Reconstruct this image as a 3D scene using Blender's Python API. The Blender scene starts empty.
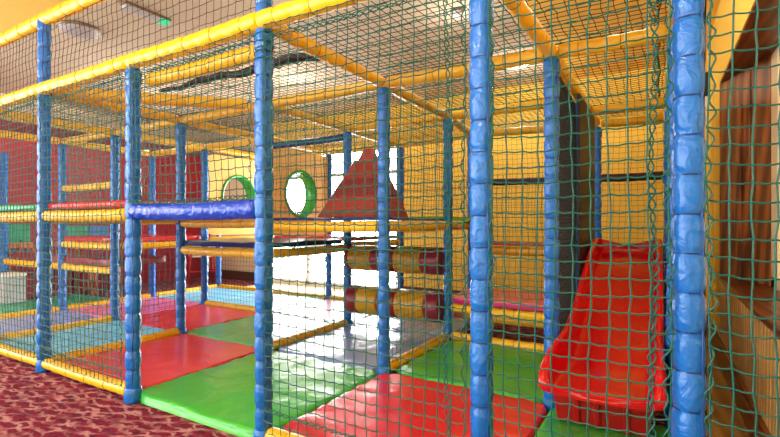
import bpy, math, random
from mathutils import Vector, Matrix
random.seed(7)
S = bpy.context.scene
COL = S.collection
PI = math.pi

# ------------------------------------------------------------------ materials
def lin(c):
    c = c / 255.0
    return c / 12.92 if c <= 0.04045 else ((c + 0.055) / 1.055) ** 2.4
def rgb(r, g, b): return (lin(r), lin(g), lin(b), 1.0)

def base_mat(name):
    m = bpy.data.materials.new(name); m.use_nodes = True
    nt = m.node_tree; b = nt.nodes['Principled BSDF']
    return m, nt, b

def vinyl(name, col, rough=0.35, bump=0.25, scale=9.0, var=0.10, spec=0.5):
    """soft PVC cover: faint colour wear, creases as bump"""
    m, nt, b = base_mat(name)
    tc = nt.nodes.new('ShaderNodeTexCoord')
    n1 = nt.nodes.new('ShaderNodeTexNoise'); n1.inputs['Scale'].default_value = scale; n1.inputs['Detail'].default_value = 4
    n1.inputs['Distortion'].default_value = 0.8
    n2 = nt.nodes.new('ShaderNodeTexNoise'); n2.inputs['Scale'].default_value = 3.1; n2.inputs['Detail'].default_value = 3
    nt.links.new(tc.outputs['Object'], n1.inputs['Vector']); nt.links.new(tc.outputs['Object'], n2.inputs['Vector'])
    mix = nt.nodes.new('ShaderNodeMix'); mix.data_type = 'RGBA'
    mix.inputs[6].default_value = tuple(c * (1 - var) for c in col[:3]) + (1,)
    mix.inputs[7].default_value = tuple(min(1, c * (1 + var)) for c in col[:3]) + (1,)
    nt.links.new(n2.outputs['Fac'], mix.inputs[0]); nt.links.new(mix.outputs[2], b.inputs['Base Color'])
    bp = nt.nodes.new('ShaderNodeBump'); bp.inputs['Strength'].default_value = bump; bp.inputs['Distance'].default_value = 0.02
    nt.links.new(n1.outputs['Fac'], bp.inputs['Height']); nt.links.new(bp.outputs['Normal'], b.inputs['Normal'])
    b.inputs['Roughness'].default_value = rough
    b.inputs['Specular IOR Level'].default_value = spec
    return m

def plain(name, col, rough=0.5, metal=0.0, var=0.06, scale=20):
    m, nt, b = base_mat(name)
    tc = nt.nodes.new('ShaderNodeTexCoord')
    n2 = nt.nodes.new('ShaderNodeTexNoise'); n2.inputs['Scale'].default_value = scale
    nt.links.new(tc.outputs['Object'], n2.inputs['Vector'])
    mix = nt.nodes.new('ShaderNodeMix'); mix.data_type = 'RGBA'
    mix.inputs[6].default_value = tuple(c * (1 - var) for c in col[:3]) + (1,)
    mix.inputs[7].default_value = tuple(min(1, c * (1 + var)) for c in col[:3]) + (1,)
    nt.links.new(n2.outputs['Fac'], mix.inputs[0]); nt.links.new(mix.outputs[2], b.inputs['Base Color'])
    b.inputs['Roughness'].default_value = rough; b.inputs['Metallic'].default_value = metal
    return m

def wood(name, c1, c2, axis='Z', scale=14, rough=0.4):
    m, nt, b = base_mat(name)
    tc = nt.nodes.new('ShaderNodeTexCoord'); mp = nt.nodes.new('ShaderNodeMapping')
    s = {'Z': (1, 1, 0.08), 'Y': (1, 0.08, 1), 'X': (0.08, 1, 1)}[axis]
    mp.inputs['Scale'].default_value = s
    nt.links.new(tc.outputs['Object'], mp.inputs['Vector'])
    n = nt.nodes.new('ShaderNodeTexNoise'); n.inputs['Scale'].default_value = scale; n.inputs['Detail'].default_value = 5; n.inputs['Distortion'].default_value = 1.2
    w = nt.nodes.new('ShaderNodeTexWave'); w.inputs['Scale'].default_value = scale * 0.55; w.inputs['Distortion'].default_value = 5; w.inputs['Detail'].default_value = 3
    w.bands_direction = 'DIAGONAL'
    nt.links.new(mp.outputs[0], n.inputs['Vector']); nt.links.new(mp.outputs[0], w.inputs['Vector'])
    mx = nt.nodes.new('ShaderNodeMath'); mx.operation = 'MULTIPLY'
    nt.links.new(n.outputs['Fac'], mx.inputs[0]); nt.links.new(w.outputs['Fac'], mx.inputs[1])
    r = nt.nodes.new('ShaderNodeValToRGB'); r.color_ramp.elements[0].position = 0.05; r.color_ramp.elements[1].position = 0.55
    r.color_ramp.elements[0].color = c1; r.color_ramp.elements[1].color = c2
    nt.links.new(mx.outputs[0], r.inputs[0]); nt.links.new(r.outputs[0], b.inputs['Base Color'])
    b.inputs['Roughness'].default_value = rough
    return m

def carpet():
    m, nt, b = base_mat('patterned_carpet')
    N = nt.nodes.new; L = nt.links.new
    tc = N('ShaderNodeTexCoord')
    mp = N('ShaderNodeMapping'); mp.inputs['Rotation'].default_value = (0, 0, math.radians(8)); mp.inputs['Scale'].default_value = (12, 29, 1)
    L(tc.outputs['Object'], mp.inputs['Vector'])
    n0 = N('ShaderNodeTexNoise'); n0.inputs['Scale'].default_value = 1.1; n0.inputs['Detail'].default_value = 3; n0.inputs['Distortion'].default_value = 1.2
    L(mp.outputs[0], n0.inputs['Vector'])
    r0 = N('ShaderNodeValToRGB'); cr = r0.color_ramp
    cr.elements[0].position = 0.32; cr.elements[0].color = rgb(58, 26, 58)
    cr.elements[1].position = 0.43; cr.elements[1].color = rgb(88, 22, 46)
    e = cr.elements.new(0.52); e.color = rgb(124, 30, 58)
    e = cr.elements.new(0.60); e.color = rgb(98, 26, 56)
    e = cr.elements.new(0.70); e.color = rgb(66, 24, 52)
    L(n0.outputs['Fac'], r0.inputs[0])
    def streak(rot, sc, dist, pos):
        m2 = N('ShaderNodeMapping'); m2.inputs['Rotation'].default_value = (0, 0, math.radians(rot)); m2.inputs['Scale'].default_value = sc
        L(tc.outputs['Object'], m2.inputs['Vector'])
        w = N('ShaderNodeTexWave'); w.inputs['Scale'].default_value = 1.0; w.inputs['Distortion'].default_value = dist; w.inputs['Detail'].default_value = 3; w.inputs['Detail Scale'].default_value = 2.2
        w.bands_direction = 'Y'; L(m2.outputs[0], w.inputs['Vector'])
        rw = N('ShaderNodeValToRGB'); rw.color_ramp.elements[0].position = pos; rw.color_ramp.elements[0].color = (0, 0, 0, 1)
        rw.color_ramp.elements[1].position = 1.0; rw.color_ramp.elements[1].color = (1, 1, 1, 1)
        L(w.outputs['Fac'], rw.inputs[0]); return rw
    ra, rb = streak(10, (3.8, 4.4, 1), 7, 0.60), streak(-24, (3.4, 3.5, 1), 6, 0.72)
    mxx = N('ShaderNodeMath'); mxx.operation = 'MAXIMUM'; L(ra.outputs[0], mxx.inputs[0]); L(rb.outputs[0], mxx.inputs[1])
    n3 = N('ShaderNodeTexNoise'); n3.inputs['Scale'].default_value = 9; L(tc.outputs['Object'], n3.inputs['Vector'])
    r3 = N('ShaderNodeMapRange'); r3.inputs['From Min'].default_value = 0.38; r3.inputs['From Max'].default_value = 0.62; r3.inputs['To Min'].default_value = 0.12; r3.inputs['To Max'].default_value = 0.75
    L(n3.outputs['Fac'], r3.inputs['Value'])
    mm = N('ShaderNodeMath'); mm.operation = 'MULTIPLY'; L(mxx.outputs[0], mm.inputs[0]); L(r3.outputs[0], mm.inputs[1])
    mx = N('ShaderNodeMix'); mx.data_type = 'RGBA'; mx.inputs[7].default_value = rgb(190, 146, 152)
    L(mm.outputs[0], mx.inputs[0]); L(r0.outputs[0], mx.inputs[6])
    nf = N('ShaderNodeTexNoise'); nf.inputs['Scale'].default_value = 160; nf.inputs['Detail'].default_value = 2
    L(tc.outputs['Object'], nf.inputs['Vector'])
    L(mx.outputs[2], b.inputs['Base Color'])
    bp = N('ShaderNodeBump'); bp.inputs['Strength'].default_value = 0.5; bp.inputs['Distance'].default_value = 0.006
    L(nf.outputs['Fac'], bp.inputs['Height']); L(bp.outputs[0], b.inputs['Normal'])
    b.inputs['Roughness'].default_value = 0.95; b.inputs['Specular IOR Level'].default_value = 0.1
    return m

def glass_mat():
    m = bpy.data.materials.new('window_glass'); m.use_nodes = True; nt = m.node_tree; nt.nodes.clear()
    o = nt.nodes.new('ShaderNodeOutputMaterial'); mx = nt.nodes.new('ShaderNodeMixShader')
    t = nt.nodes.new('ShaderNodeBsdfTransparent'); g = nt.nodes.new('ShaderNodeBsdfGlossy'); g.inputs['Roughness'].default_value = 0.02
    f = nt.nodes.new('ShaderNodeFresnel'); f.inputs['IOR'].default_value = 1.25
    nt.links.new(f.outputs[0], mx.inputs[0]); nt.links.new(t.outputs[0], mx.inputs[1]); nt.links.new(g.outputs[0], mx.inputs[2])
    nt.links.new(mx.outputs[0], o.inputs[0])
    return m

def emit(name, col, s):
    m, nt, b = base_mat(name)
    b.inputs['Base Color'].default_value = col
    b.inputs['Emission Color'].default_value = col; b.inputs['Emission Strength'].default_value = s
    return m

M = dict(
    blue=vinyl('blue_vinyl', rgb(20, 106, 200), 0.22, 0.6, 18),
    blue_dark=vinyl('blue_strap', rgb(24, 74, 160), 0.35, 0.2, 14),
    royal=vinyl('royal_blue_vinyl', rgb(2, 66, 188), 0.22, 0.9, 16),
    navy=vinyl('navy_vinyl', rgb(22, 46, 112), 0.3, 0.2, 12),
    yellow=vinyl('yellow_vinyl', rgb(245, 190, 22), 0.33, 0.35, 14, 0.06),
    amber=vinyl('amber_vinyl', rgb(228, 182, 44), 0.35, 0.3, 14, 0.08),
    orange=vinyl('orange_panel', rgb(250, 200, 112), 0.5, 0.1, 8),
    red=vinyl('red_vinyl', rgb(206, 34, 44), 0.22, 0.55, 4.2),
    redpink=vinyl('faded_red_vinyl', rgb(216, 62, 74), 0.22, 0.55, 4.2),
    green=vinyl('green_vinyl', rgb(62, 176, 66), 0.22, 0.55, 4.2),
    greenlight=vinyl('pale_green_vinyl', rgb(92, 186, 110), 0.22, 0.5, 4.2),
    greendeep=vinyl('deep_green_vinyl', rgb(16, 158, 112), 0.3, 0.2, 5.0),
    skyblue=vinyl('sky_blue_vinyl', rgb(120, 204, 250), 0.24, 0.2, 5.0),
    midblue=vinyl('mid_blue_vinyl', rgb(120, 150, 206), 0.2, 0.5, 4.2),
    lilac=vinyl('lilac_vinyl', rgb(140, 155, 222), 0.24, 0.2, 5.0),
    pink=vinyl('pink_vinyl', rgb(228, 120, 178), 0.24, 0.2, 5.0),
    coral=vinyl('coral_pink_vinyl', rgb(232, 110, 120), 0.3, 0.2, 5.0),
    magenta=vinyl('magenta_vinyl', rgb(190, 40, 120), 0.35, 0.2, 8.0),
    palepink=vinyl('pale_pink_vinyl', rgb(222, 178, 200), 0.22, 0.2, 5.0),
    maroon=vinyl('maroon_vinyl', rgb(128, 18, 40), 0.38, 0.2, 8.0),
    brick=vinyl('brick_red_vinyl', rgb(158, 40, 30), 0.5, 0.15, 6.0),
    brickdark=vinyl('dark_red_vinyl', rgb(126, 20, 26), 0.5, 0.15, 6.0),
    mustard=vinyl('mustard_vinyl', rgb(186, 140, 20), 0.35, 0.2, 8.0),
    purple=vinyl('dark_purple_vinyl', rgb(62, 16, 52), 0.45, 0.2, 10.0),
    black=vinyl('black_vinyl', rgb(26, 24, 30), 0.5, 0.3, 10.0),
    slide=vinyl('slide_red_plastic', rgb(196, 12, 24), 0.16, 0.03, 2.5, 0.05),
    slidedark=vinyl('slide_base_plastic', rgb(168, 12, 22), 0.3, 0.03, 2.5, 0.05),
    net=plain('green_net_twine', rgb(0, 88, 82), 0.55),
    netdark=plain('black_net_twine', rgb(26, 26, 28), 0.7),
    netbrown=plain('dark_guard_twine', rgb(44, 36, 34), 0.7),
    tie=plain('cable_tie_black', rgb(22, 40, 78), 0.4),
    tieyellow=plain('cable_tie_amber', rgb(150, 96, 10), 0.45),
    cord=plain('seam_cord', rgb(100, 70, 90), 0.6),
    yellowwall=plain('mustard_wall_paint', rgb(246, 206, 84), 0.8, 0, 0.05, 3),
    ochre=plain('ochre_ceiling', rgb(244, 202, 96), 0.85, 0, 0.06, 2),
    beige=plain('beige_wall_paint', rgb(222, 202, 168), 0.85, 0, 0.05, 3),
    ceil=plain('stone_ceiling_paint', rgb(200, 184, 158), 0.85, 0, 0.05, 3),
    maroonwall=plain('maroon_wall_paint', rgb(160, 28, 48), 0.75, 0, 0.15, 4),
    brown=plain('brown_skirting', rgb(84, 50, 38), 0.5),
    white=plain('white_gloss_paint', rgb(236, 236, 232), 0.4),
    cream=plain('cream_paint', rgb(240, 220, 176), 0.6),
    darkwood=wood('dark_stained_pine', rgb(100, 46, 14), rgb(172, 94, 38), 'Z', 16),
    darkwoodY=wood('dark_stained_sill', rgb(80, 36, 16), rgb(134, 68, 34), 'Y', 16, 0.3),
    pine=wood('pale_pine_board', rgb(176, 128, 62), rgb(232, 192, 120), 'Z', 16),
    floorboard=wood('brown_floor_board', rgb(150, 112, 60), rgb(196, 156, 92), 'Y', 10, 0.35),
    chairwood=wood('orange_beech', rgb(170, 86, 40), rgb(222, 140, 84), 'Z', 18),
    redpaint=plain('red_gloss_paint', rgb(190, 24, 40), 0.4),
    tealpaint=plain('teal_board', rgb(30, 150, 108), 0.5),
    orangepaint=plain('orange_board', rgb(236, 150, 80), 0.5),
    bluepaint=plain('blue_board', rgb(50, 120, 200), 0.5),
    blackplastic=plain('black_plastic', rgb(20, 20, 22), 0.4),
    grey=plain('grey_metal', rgb(150, 148, 146), 0.35, 0.6),
    chrome=plain('lamp_rim', rgb(130, 110, 84), 0.3, 0.5),
    carpet=carpet(), glass=glass_mat(),
    lampglow=emit('lamp_diffuser', (1, 0.93, 0.8, 1), 3.0),
    lampdim=plain('opal_lamp_dish', rgb(176, 174, 178), 0.4),
    greenglow=emit('green_indicator', rgb(40, 200, 150), 0.6),
)

def blind_mat():
    m, nt, b = base_mat('cream_blind_cloth')
    b.inputs['Base Color'].default_value = rgb(240, 222, 180); b.inputs['Roughness'].default_value = 0.9
    t = nt.nodes.new('ShaderNodeBsdfTranslucent'); t.inputs['Color'].default_value = rgb(250, 232, 190)
    n = nt.nodes.new('ShaderNodeTexNoise'); n.inputs['Scale'].default_value = 60
    mx = nt.nodes.new('ShaderNodeMixShader'); mx.inputs[0].default_value = 0.5
    nt.links.new(b.outputs[0], mx.inputs[1]); nt.links.new(t.outputs[0], mx.inputs[2])
    nt.links.new(mx.outputs[0], nt.nodes['Material Output'].inputs['Surface'])
    return m
M['blind'] = blind_mat()
# ------------------------------------------------------------------ mesh helpers
class MB:
    def __init__(s): s.v = []; s.f = []; s.mi = []; s.cur = 0
    def add(s, vs, fs):
        o = len(s.v); s.v += [tuple(v) for v in vs]; s.f += [tuple(i + o for i in f) for f in fs]; s.mi += [s.cur] * len(fs)
    def box(s, x0, x1, y0, y1, z0, z1):
        s.add([(x0,y0,z0),(x1,y0,z0),(x1,y1,z0),(x0,y1,z0),(x0,y0,z1),(x1,y0,z1),(x1,y1,z1),(x0,y1,z1)],
              [(0,3,2,1),(4,5,6,7),(0,1,5,4),(1,2,6,5),(2,3,7,6),(3,0,4,7)])
    def tube(s, pts, r, n=8, cap=True, radii=None, up=None):
        pts = [Vector(p) for p in pts]; rings = []
        ref = up or Vector((0.31, 0.22, 0.92))
        for i, p in enumerate(pts):
            t = (pts[min(i+1, len(pts)-1)] - pts[max(i-1, 0)])
            if t.length < 1e-9: t = Vector((0,0,1))
            t.normalize()
            a = t.cross(ref)
            if a.length < 1e-3: a = t.cross(Vector((1, 0.1, 0)))
            a.normalize(); b = t.cross(a)
            rr = radii[i] if radii else r
            rings.append([p + (a*math.cos(2*PI*k/n) + b*math.sin(2*PI*k/n))*rr for k in range(n)])
        vs = [v for rg in rings for v in rg]; fs = []
        for i in range(len(pts)-1):
            for k in range(n):
                fs.append((i*n+k, i*n+(k+1)%n, (i+1)*n+(k+1)%n, (i+1)*n+k))
        if cap:
            fs.append(tuple(range(n-1, -1, -1))); fs.append(tuple((len(pts)-1)*n+k for k in range(n)))
        s.add(vs, fs)
    def lathe(s, prof, n=20, c=(0,0,0)):
        vs = []; fs = []
        for (r, z) in prof:
            for k in range(n): vs.append((c[0]+r*math.cos(2*PI*k/n), c[1]+r*math.sin(2*PI*k/n), c[2]+z))
        for i in range(len(prof)-1):
            for k in range(n): fs.append((i*n+k, i*n+(k+1)%n, (i+1)*n+(k+1)%n, (i+1)*n+k))
        fs.append(tuple(range(n-1, -1, -1))); fs.append(tuple((len(prof)-1)*n+k for k in range(n)))
        s.add(vs, fs)
    def mesh(s, name, mats, smooth=False):
        me = bpy.data.meshes.new(name); me.from_pydata(s.v, [], s.f)
        for m in (mats if isinstance(mats, (list, tuple)) else [mats]): me.materials.append(m)
        if any(s.mi): me.polygons.foreach_set('material_index', s.mi)
        if smooth: me.polygons.foreach_set('use_smooth', [True]*len(me.polygons))
        me.update(); return me
    def build(s, name, mats, parent=None, smooth=False, loc=None, bevel=0):
        o = bpy.data.objects.new(name, s.mesh(name, mats, smooth)); COL.objects.link(o)
        if parent: o.parent = parent
        if loc: o.location = loc
        if bevel:
            bv = o.modifiers.new('bevel', 'BEVEL'); bv.width = bevel; bv.segments = 2; bv.limit_method = 'ANGLE'
        return o

def tag(o, label, cat, group=None):
    o['label'] = label; o['category'] = cat; o['kind'] = 'thing'
    if group: o['group'] = group
    return o
def struct(o): o['kind'] = 'structure'; return o
def empty(name, loc=(0,0,0), rz=0.0):
    o = bpy.data.objects.new(name, None); COL.objects.link(o); o.location = loc; o.rotation_euler = (0,0,rz)
    o.empty_display_size = 0.05; return o

# ------------------------------------------------------------------ plan of the play frame
CX = dict(z=-8.1, a=-6.57, b=-5.37, c=-4.17, d=-2.97, e=-1.77, f=-0.57, g=0.077)
RY = {1: 1.716, 2: 2.916, 3: 4.116, 4: 5.316}
SPEC = {'c1': (-4.152, 1.716), 'd1': (-2.945, 1.716), 'e4': (-1.9, 5.1), 'f1': (-0.598, 1.716), 'f3': (-0.602, 4.116), 'f4': (-0.57, 5.25), 'g4': (0.077, 5.25), 'z2': (-8.1, 2.85)}
def P(k): return SPEC.get(k) or (CX[k[0]], RY[int(k[1])])
PR = 0.0465     # radius of a padded post

# ------------------------------------------------------------------ the setting
mb = MB(); mb.box(-8.6, 1.0, -3.0, 6.6, -0.1, 0.0); struct(mb.build('floor', M['carpet']))
mb = MB(); mb.box(-8.6, -1.1, 2.1, 6.6, 3.1, 3.2); struct(mb.build('ceiling', M['ceil']))
mb = MB(); mb.box(-8.6, 1.0, -3.0, 2.1, 3.08, 3.2); mb.box(-1.1, 1.0, 2.1, 6.6, 3.08, 3.2); struct(mb.build('ceiling_ochre', M['ochre']))  # ceiling coloured ochre along the front and over the right side
mb = MB(); mb.box(-8.6, -8.45, 1.3, 6.6, 0, 2.7); struct(mb.build('wall_left', M['maroonwall']))
mb = MB(); mb.box(-8.6, -8.46, 1.3, 6.6, 2.7, 3.1); struct(mb.build('wall_left_upper', M['beige']))
mb = MB(); mb.box(-8.45, -6.55, 6.5, 6.6, 0, 3.1); struct(mb.build('wall_back_left', M['beige']))
mb = MB(); mb.box(-6.55, -3.65, 6.5, 6.6, 2.45, 3.1); mb.box(-3.65, 0.45, 6.5, 6.6, 0, 3.1); struct(mb.build('wall_back', M['yellowwall']))
mb = MB(); mb.box(-8.45, -6.55, 6.47, 6.5, 0, 0.18); struct(mb.build('baseboard_back_left', M['brown']))
mb = MB(); mb.box(-3.65, 0.42, 6.47, 6.5, 0, 0.14); struct(mb.build('baseboard_back', M['brown']))
mb = MB(); mb.box(-6.5, -3.7, 5.40, 6.5, 0.0, 0.004); struct(mb.build('floor_pale_strip', M['cream']))  # pale strip of floor before the glazed doors
mb = MB(); mb.box(0.14, 0.42, -3.0, 6.47, 0.0, 0.006); struct(mb.build('floor_boards', M['floorboard']))
# right wall with a deep window recess
WY0, WY1, SILL, HEAD = 0.9, 4.88, 0.70, 2.385
mb = MB(); mb.box(0.45, 0.95, WY1, 6.6, 0, 3.1); mb.box(0.45, 0.95, -3.0, WY0, 0, 3.1); mb.box(0.45, 0.95, WY0, WY1, HEAD, 3.1)
struct(mb.build('wall_right', M['yellowwall']))
mb = MB(); mb.box(0.47, 0.95, WY0, WY1, 0, SILL-0.04)
y = WY0
while y < WY1 - 0.01:
    mb.box(0.45, 0.47, y+0.004, min(y+0.11, WY1)-0.004, 0.0, SILL-0.04); y += 0.11
struct(mb.build('wall_right_panelling', M['pine'], bevel=0.004))
mb = MB(); mb.box(0.418, 0.45, -3.0, 6.47, 0, 0.15); mb.box(0.43, 0.45, -3.0, 6.47, 0.15, 0.17); struct(mb.build('baseboard_right', M['darkwoodY'], bevel=0.004))
# a door casing further along the right wall
mb = MB(); mb.box(0.425, 0.45, 5.42, 5.54, 0.17, 2.5); struct(mb.build('trim_1', M['yellowwall'], bevel=0.006))
# window_2: splayed dark wood reveal, sill, cream frame and blind
BX, BY = 0.69, 4.23            # where the splayed jamb meets the window frame
mb = MB(); mb.box(BX+0.06, 0.95, BY, WY1, SILL-0.04, HEAD); struct(mb.build('wall_right_reveal', M['yellowwall']))
w2 = struct(empty('window_2', (0.45, WY1, SILL)))
def rel(mb, name, mat, par, **kw):
    o = mb.build(name, mat, par, **kw); o.location = -par.location; return o
def prism(mb, poly, z0, z1):
    n = len(poly); mb.add([(x, y, z0) for x, y in poly]+[(x, y, z1) for x, y in poly], [tuple(range(n-1, -1, -1)), tuple(range(n, 2*n))]+[(k, (k+1) % n, n+(k+1) % n, n+k) for k in range(n)])
REC = [(0.437, WY0), (BX+0.08, WY0), (BX+0.08, BY), (BX, BY), (0.437, WY1+0.02)]
mb = MB(); prism(mb, REC, SILL-0.035, SILL); rel(mb, 'sill', M['darkwoodY'], w2, bevel=0.006)
mb = MB(); prism(mb, [(0.452, WY0), (BX+0.08, WY0), (BX+0.08, BY), (BX, BY), (0.452, WY1)], HEAD-0.02, HEAD); rel(mb, 'head_board', M['darkwoodY'], w2)
def jp(t, off): # a point along the jamb, off = towards the room
    dx, dy = BX-0.45, BY-WY1; L = math.hypot(dx, dy); return (0.45+dx*t-off*(-dy)/L*1.0, WY1+dy*t-off*dx/L)
for t0, t1, th, nm in ((0.0, 0.36, 0.004, 'jamb'), (0.37, 0.66, 0.012, 'jamb'), (0.67, 1.0, 0.004, 'jamb')):
    mb = MB(); prism(mb, [jp(t0, th), jp(t1, th), jp(t1, -0.05), jp(t0, -0.05)], SILL, HEAD-0.02); rel(mb, nm, M['darkwood'], w2, bevel=0.003)
mb = MB(); prism(mb, [jp(0.40, 0.03), jp(0.52, 0.03), jp(0.52, 0.013), jp(0.40, 0.013)], SILL, 2.10); rel(mb, 'cover_strip', M['darkwood'], w2, bevel=0.004)
mb = MB(); mb.box(BX, BX+0.06, WY0, WY0+0.08, SILL, HEAD-0.02); mb.box(BX, BX+0.06, BY-0.20, BY, SILL, HEAD-0.02)
mb.box(BX, BX+0.06, 2.5, 2.58, SILL, HEAD-0.02); mb.box(BX, BX+0.06, WY0, BY, SILL, SILL+0.08); rel(mb, 'frame', M['cream'], w2, bevel=0.006)
mb = MB(); mb.box(BX+0.03, BX+0.035, WY0+0.08, 2.5, SILL+0.08, HEAD-0.02); mb.box(BX+0.03, BX+0.035, 2.58, BY-0.20, SILL+0.08, HEAD-0.02); rel(mb, 'pane', M['glass'], w2)
mb = MB(); mb.box(BX+0.07, BX+0.072, WY0, BY, SILL, HEAD-0.02); rel(mb, 'blind', M['blind'], w2)
# window_1: tall glazed doors in the back wall
w1 = struct(empty('window_1', (-5.1, 6.55, 0.0)))
mb = MB()
for x in (-6.55, -5.62, -4.68, -3.72): mb.box(x, x+0.07, 6.50, 6.58, 0.02, 2.45)
mb.box(-6.55, -3.65, 6.50, 6.58, 0.0, 0.10); mb.box(-6.55, -3.65, 6.50, 6.58, 2.39, 2.45); mb.box(-6.55, -3.65, 6.51, 6.57, 1.98, 2.04); mb.box(-6.55, -3.65, 6.51, 6.57, 0.72, 0.77)
rel(mb, 'frame', M['white'], w1, bevel=0.004)
mb = MB(); mb.box(-6.5, -3.7, 6.535, 6.545, 0.08, 2.40); rel(mb, 'pane', M['glass'], w1)

# ------------------------------------------------------------------ posts
_pm = {}
def post_meshes(h):
    if h in _pm: return _pm[h]
    seg = 0.122; prof = [(PR*0.86, 0.09)]
    z = 0.09; k = 0
    while z < h - 0.03:
        z1 = min(z + seg, h); L = z1 - z
        for t, q in ((0.03, .86), (0.10, .95), (0.25, 1.0), (0.6, 1.015), (0.86, .97), (0.97, .86)):
            prof.append((PR*q*(1+0.03*math.sin(k*2.1)), z + t*L))
        z = z1; k += 1
    prof.append((PR*.7, h)); prof.append((0.006, h+0.004))
    a = MB(); a.lathe(prof, 18)
    # soften the round into a slightly squared cushion
    a.v = [((x*(1+0.05*math.cos(4*math.atan2(y, x)+z*2))), (y*(1+0.05*math.cos(4*math.atan2(y, x)+z*2))), z) for x, y, z in a.v]
    pad = a.mesh('padding', M['blue'], True)
    b = MB(); b.lathe([(0.052, 0.0), (0.056, 0.02), (0.054, 0.07), (0.048, 0.096), (0.02, 0.1)], 16); foot = b.mesh('foot_cover', M['blue'], True)
    c = MB(); ang = math.radians(-36); dx, dy = math.cos(ang), math.sin(ang)
    pts = []; z = 0.12
    while z < h-0.02:
        ph = ((z-0.09) % seg)/seg; q = 0.93 + 0.075*math.sin(PI*ph)
        w = 0.003*math.sin(z*31)
        pts.append((dx*PR*q - dy*w, dy*PR*q + dx*w, z)); z += 0.02
    c.tube(pts, 0.0035, 5); seam = c.mesh('seam', M['blue_dark'], True)
    ring = [(PR*.86*math.cos(2*PI*i/18), PR*.86*math.sin(2*PI*i/18), 0) for i in range(19)]
    d = MB(); d.tube(ring, 0.0022, 5, cap=False, up=Vector((0,0,1))); tie = d.mesh('cable_tie', M['tie'], True)
    zs = []; z = 0.09 + seg
    while z < h-0.05: zs.append(z); z += seg
    _pm[h] = (pad, foot, seam, tie, zs); return _pm[h]
def post(key, label, h=2.2, ties=False, loc=None, z0=0.0):
    x, y = loc or P(key)
    r = empty('padded_post', (x, y, z0), 0); tag(r, label, 'post', 'blue padded posts of the play frame')
    pad, foot, seam, tie, zs = post_meshes(h)
    lst = [('padding', pad, 0)] + [('foot_cover', foot, 0), ('seam', seam, 0)]
    if ties: lst += [('cable_tie', tie, z) for z in zs]
    for nm, me, z in lst:
        o = bpy.data.objects.new(nm, me); COL.objects.link(o); o.parent = r; o.location = (0, 0, z)
    return r
POSTS = [
 ('b1', 'blue padded front post beyond the left edge, at the green deck mat', 2.75, 0),
 ('c1', 'front blue padded post left of the entrance, rising to the upper yellow rail', 2.75, 1),
 ('d1', 'front blue padded post holding the left end of the royal blue entrance rail', 2.165, 1),
 ('e1', 'front blue padded post holding the right end of the royal blue entrance rail', 2.75, 1),
 ('f1', 'large blue padded front post left of the red slide, in the middle of the net', 2.75, 1),
 ('g1', 'largest blue padded front post, right of the slide and nearest the wooden window', 2.75, 1),
 ('z2', 'blue padded post at the far left edge before the maroon wall', 2.165, 0),
 ('a2', 'blue padded post left of the wooden chairs, behind the leftmost front post', 2.165, 0),
 ('b2', 'blue padded post at the pink mat corner, right of the wooden chairs', 2.165, 0),
 ('c2', 'blue padded post standing behind the red entrance mat', 2.165, 0),
 ('d2', 'blue padded post hidden behind the entrance post, at the yellow floor bar end', 2.165, 0),
 ('e2', 'blue padded post in front of the red pyramid and the rollers', 2.165, 1),
 ('f2', 'blue padded post touching the left side of the red slide foot', 2.165, 1),
 ('g2', 'blue padded post behind the largest front post, along the right of the slide', 2.165, 0),
 ('a3', 'slim looking blue padded post behind the pink mat, before the maroon wall', 2.165, 0),
 ('b3', 'blue padded post at the left corner of the far yellow kerb, by the tunnel panel', 2.165, 0),
 ('c3', 'blue padded post between the two orange tunnel panels, behind the entrance post', 2.165, 0),
 ('d3', 'blue padded post holding the left ends of the two striped rollers', 2.165, 0),
 ('e3', 'blue padded post holding the right ends of the two striped rollers', 2.165, 0),
 ('f3', 'blue padded post beside the black screen left of the slide', 2.165, 0),
 ('g3', 'blue padded post on the right side of the slide top', 2.165, 0),
 ('a4', 'far blue padded post by the beige wall corner', 2.165, 0),
 ('b4', 'far blue padded post behind the left tunnel panel near the glazed doors', 2.165, 0),
 ('c4', 'far blue padded post standing against the bright glazed doors', 2.165, 0),
 ('d4', 'thin far blue padded post right of the red pyramid', 2.165, 0),
 ('e4', 'far blue padded post rising behind the pink step mat', 2.165, 0),
 ('f4', 'far blue padded post at the left of the slide top platform', 2.165, 0),
 ('g4', 'far blue padded post at the right of the slide top platform', 2.165, 0),
]
PO = {k: post(k, lb, h, bool(t)) for k, lb, h, t in POSTS}
for k, za, zb in (('e1', 1.98, 2.15), ('d1', 2.06, 2.14), ('c1', 2.05, 2.14), ('c1', 0.10, 0.17), ('g1', 2.2, 2.35)):
    m_ = MB(); q = int((zb-za)/0.0026)
    m_.tube([((PR+0.006+0.003*math.sin(i*.9))*math.cos(i*.55), (PR+0.006+0.003*math.sin(i*.9))*math.sin(i*.55), za+(zb-za)*i/q+0.008*math.sin(i*.37)) for i in range(q)], 0.0028, 4, False)
    o = m_.build('lashing', M['net'], PO[k]); o['label'] = 'green rope lashing'

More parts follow.
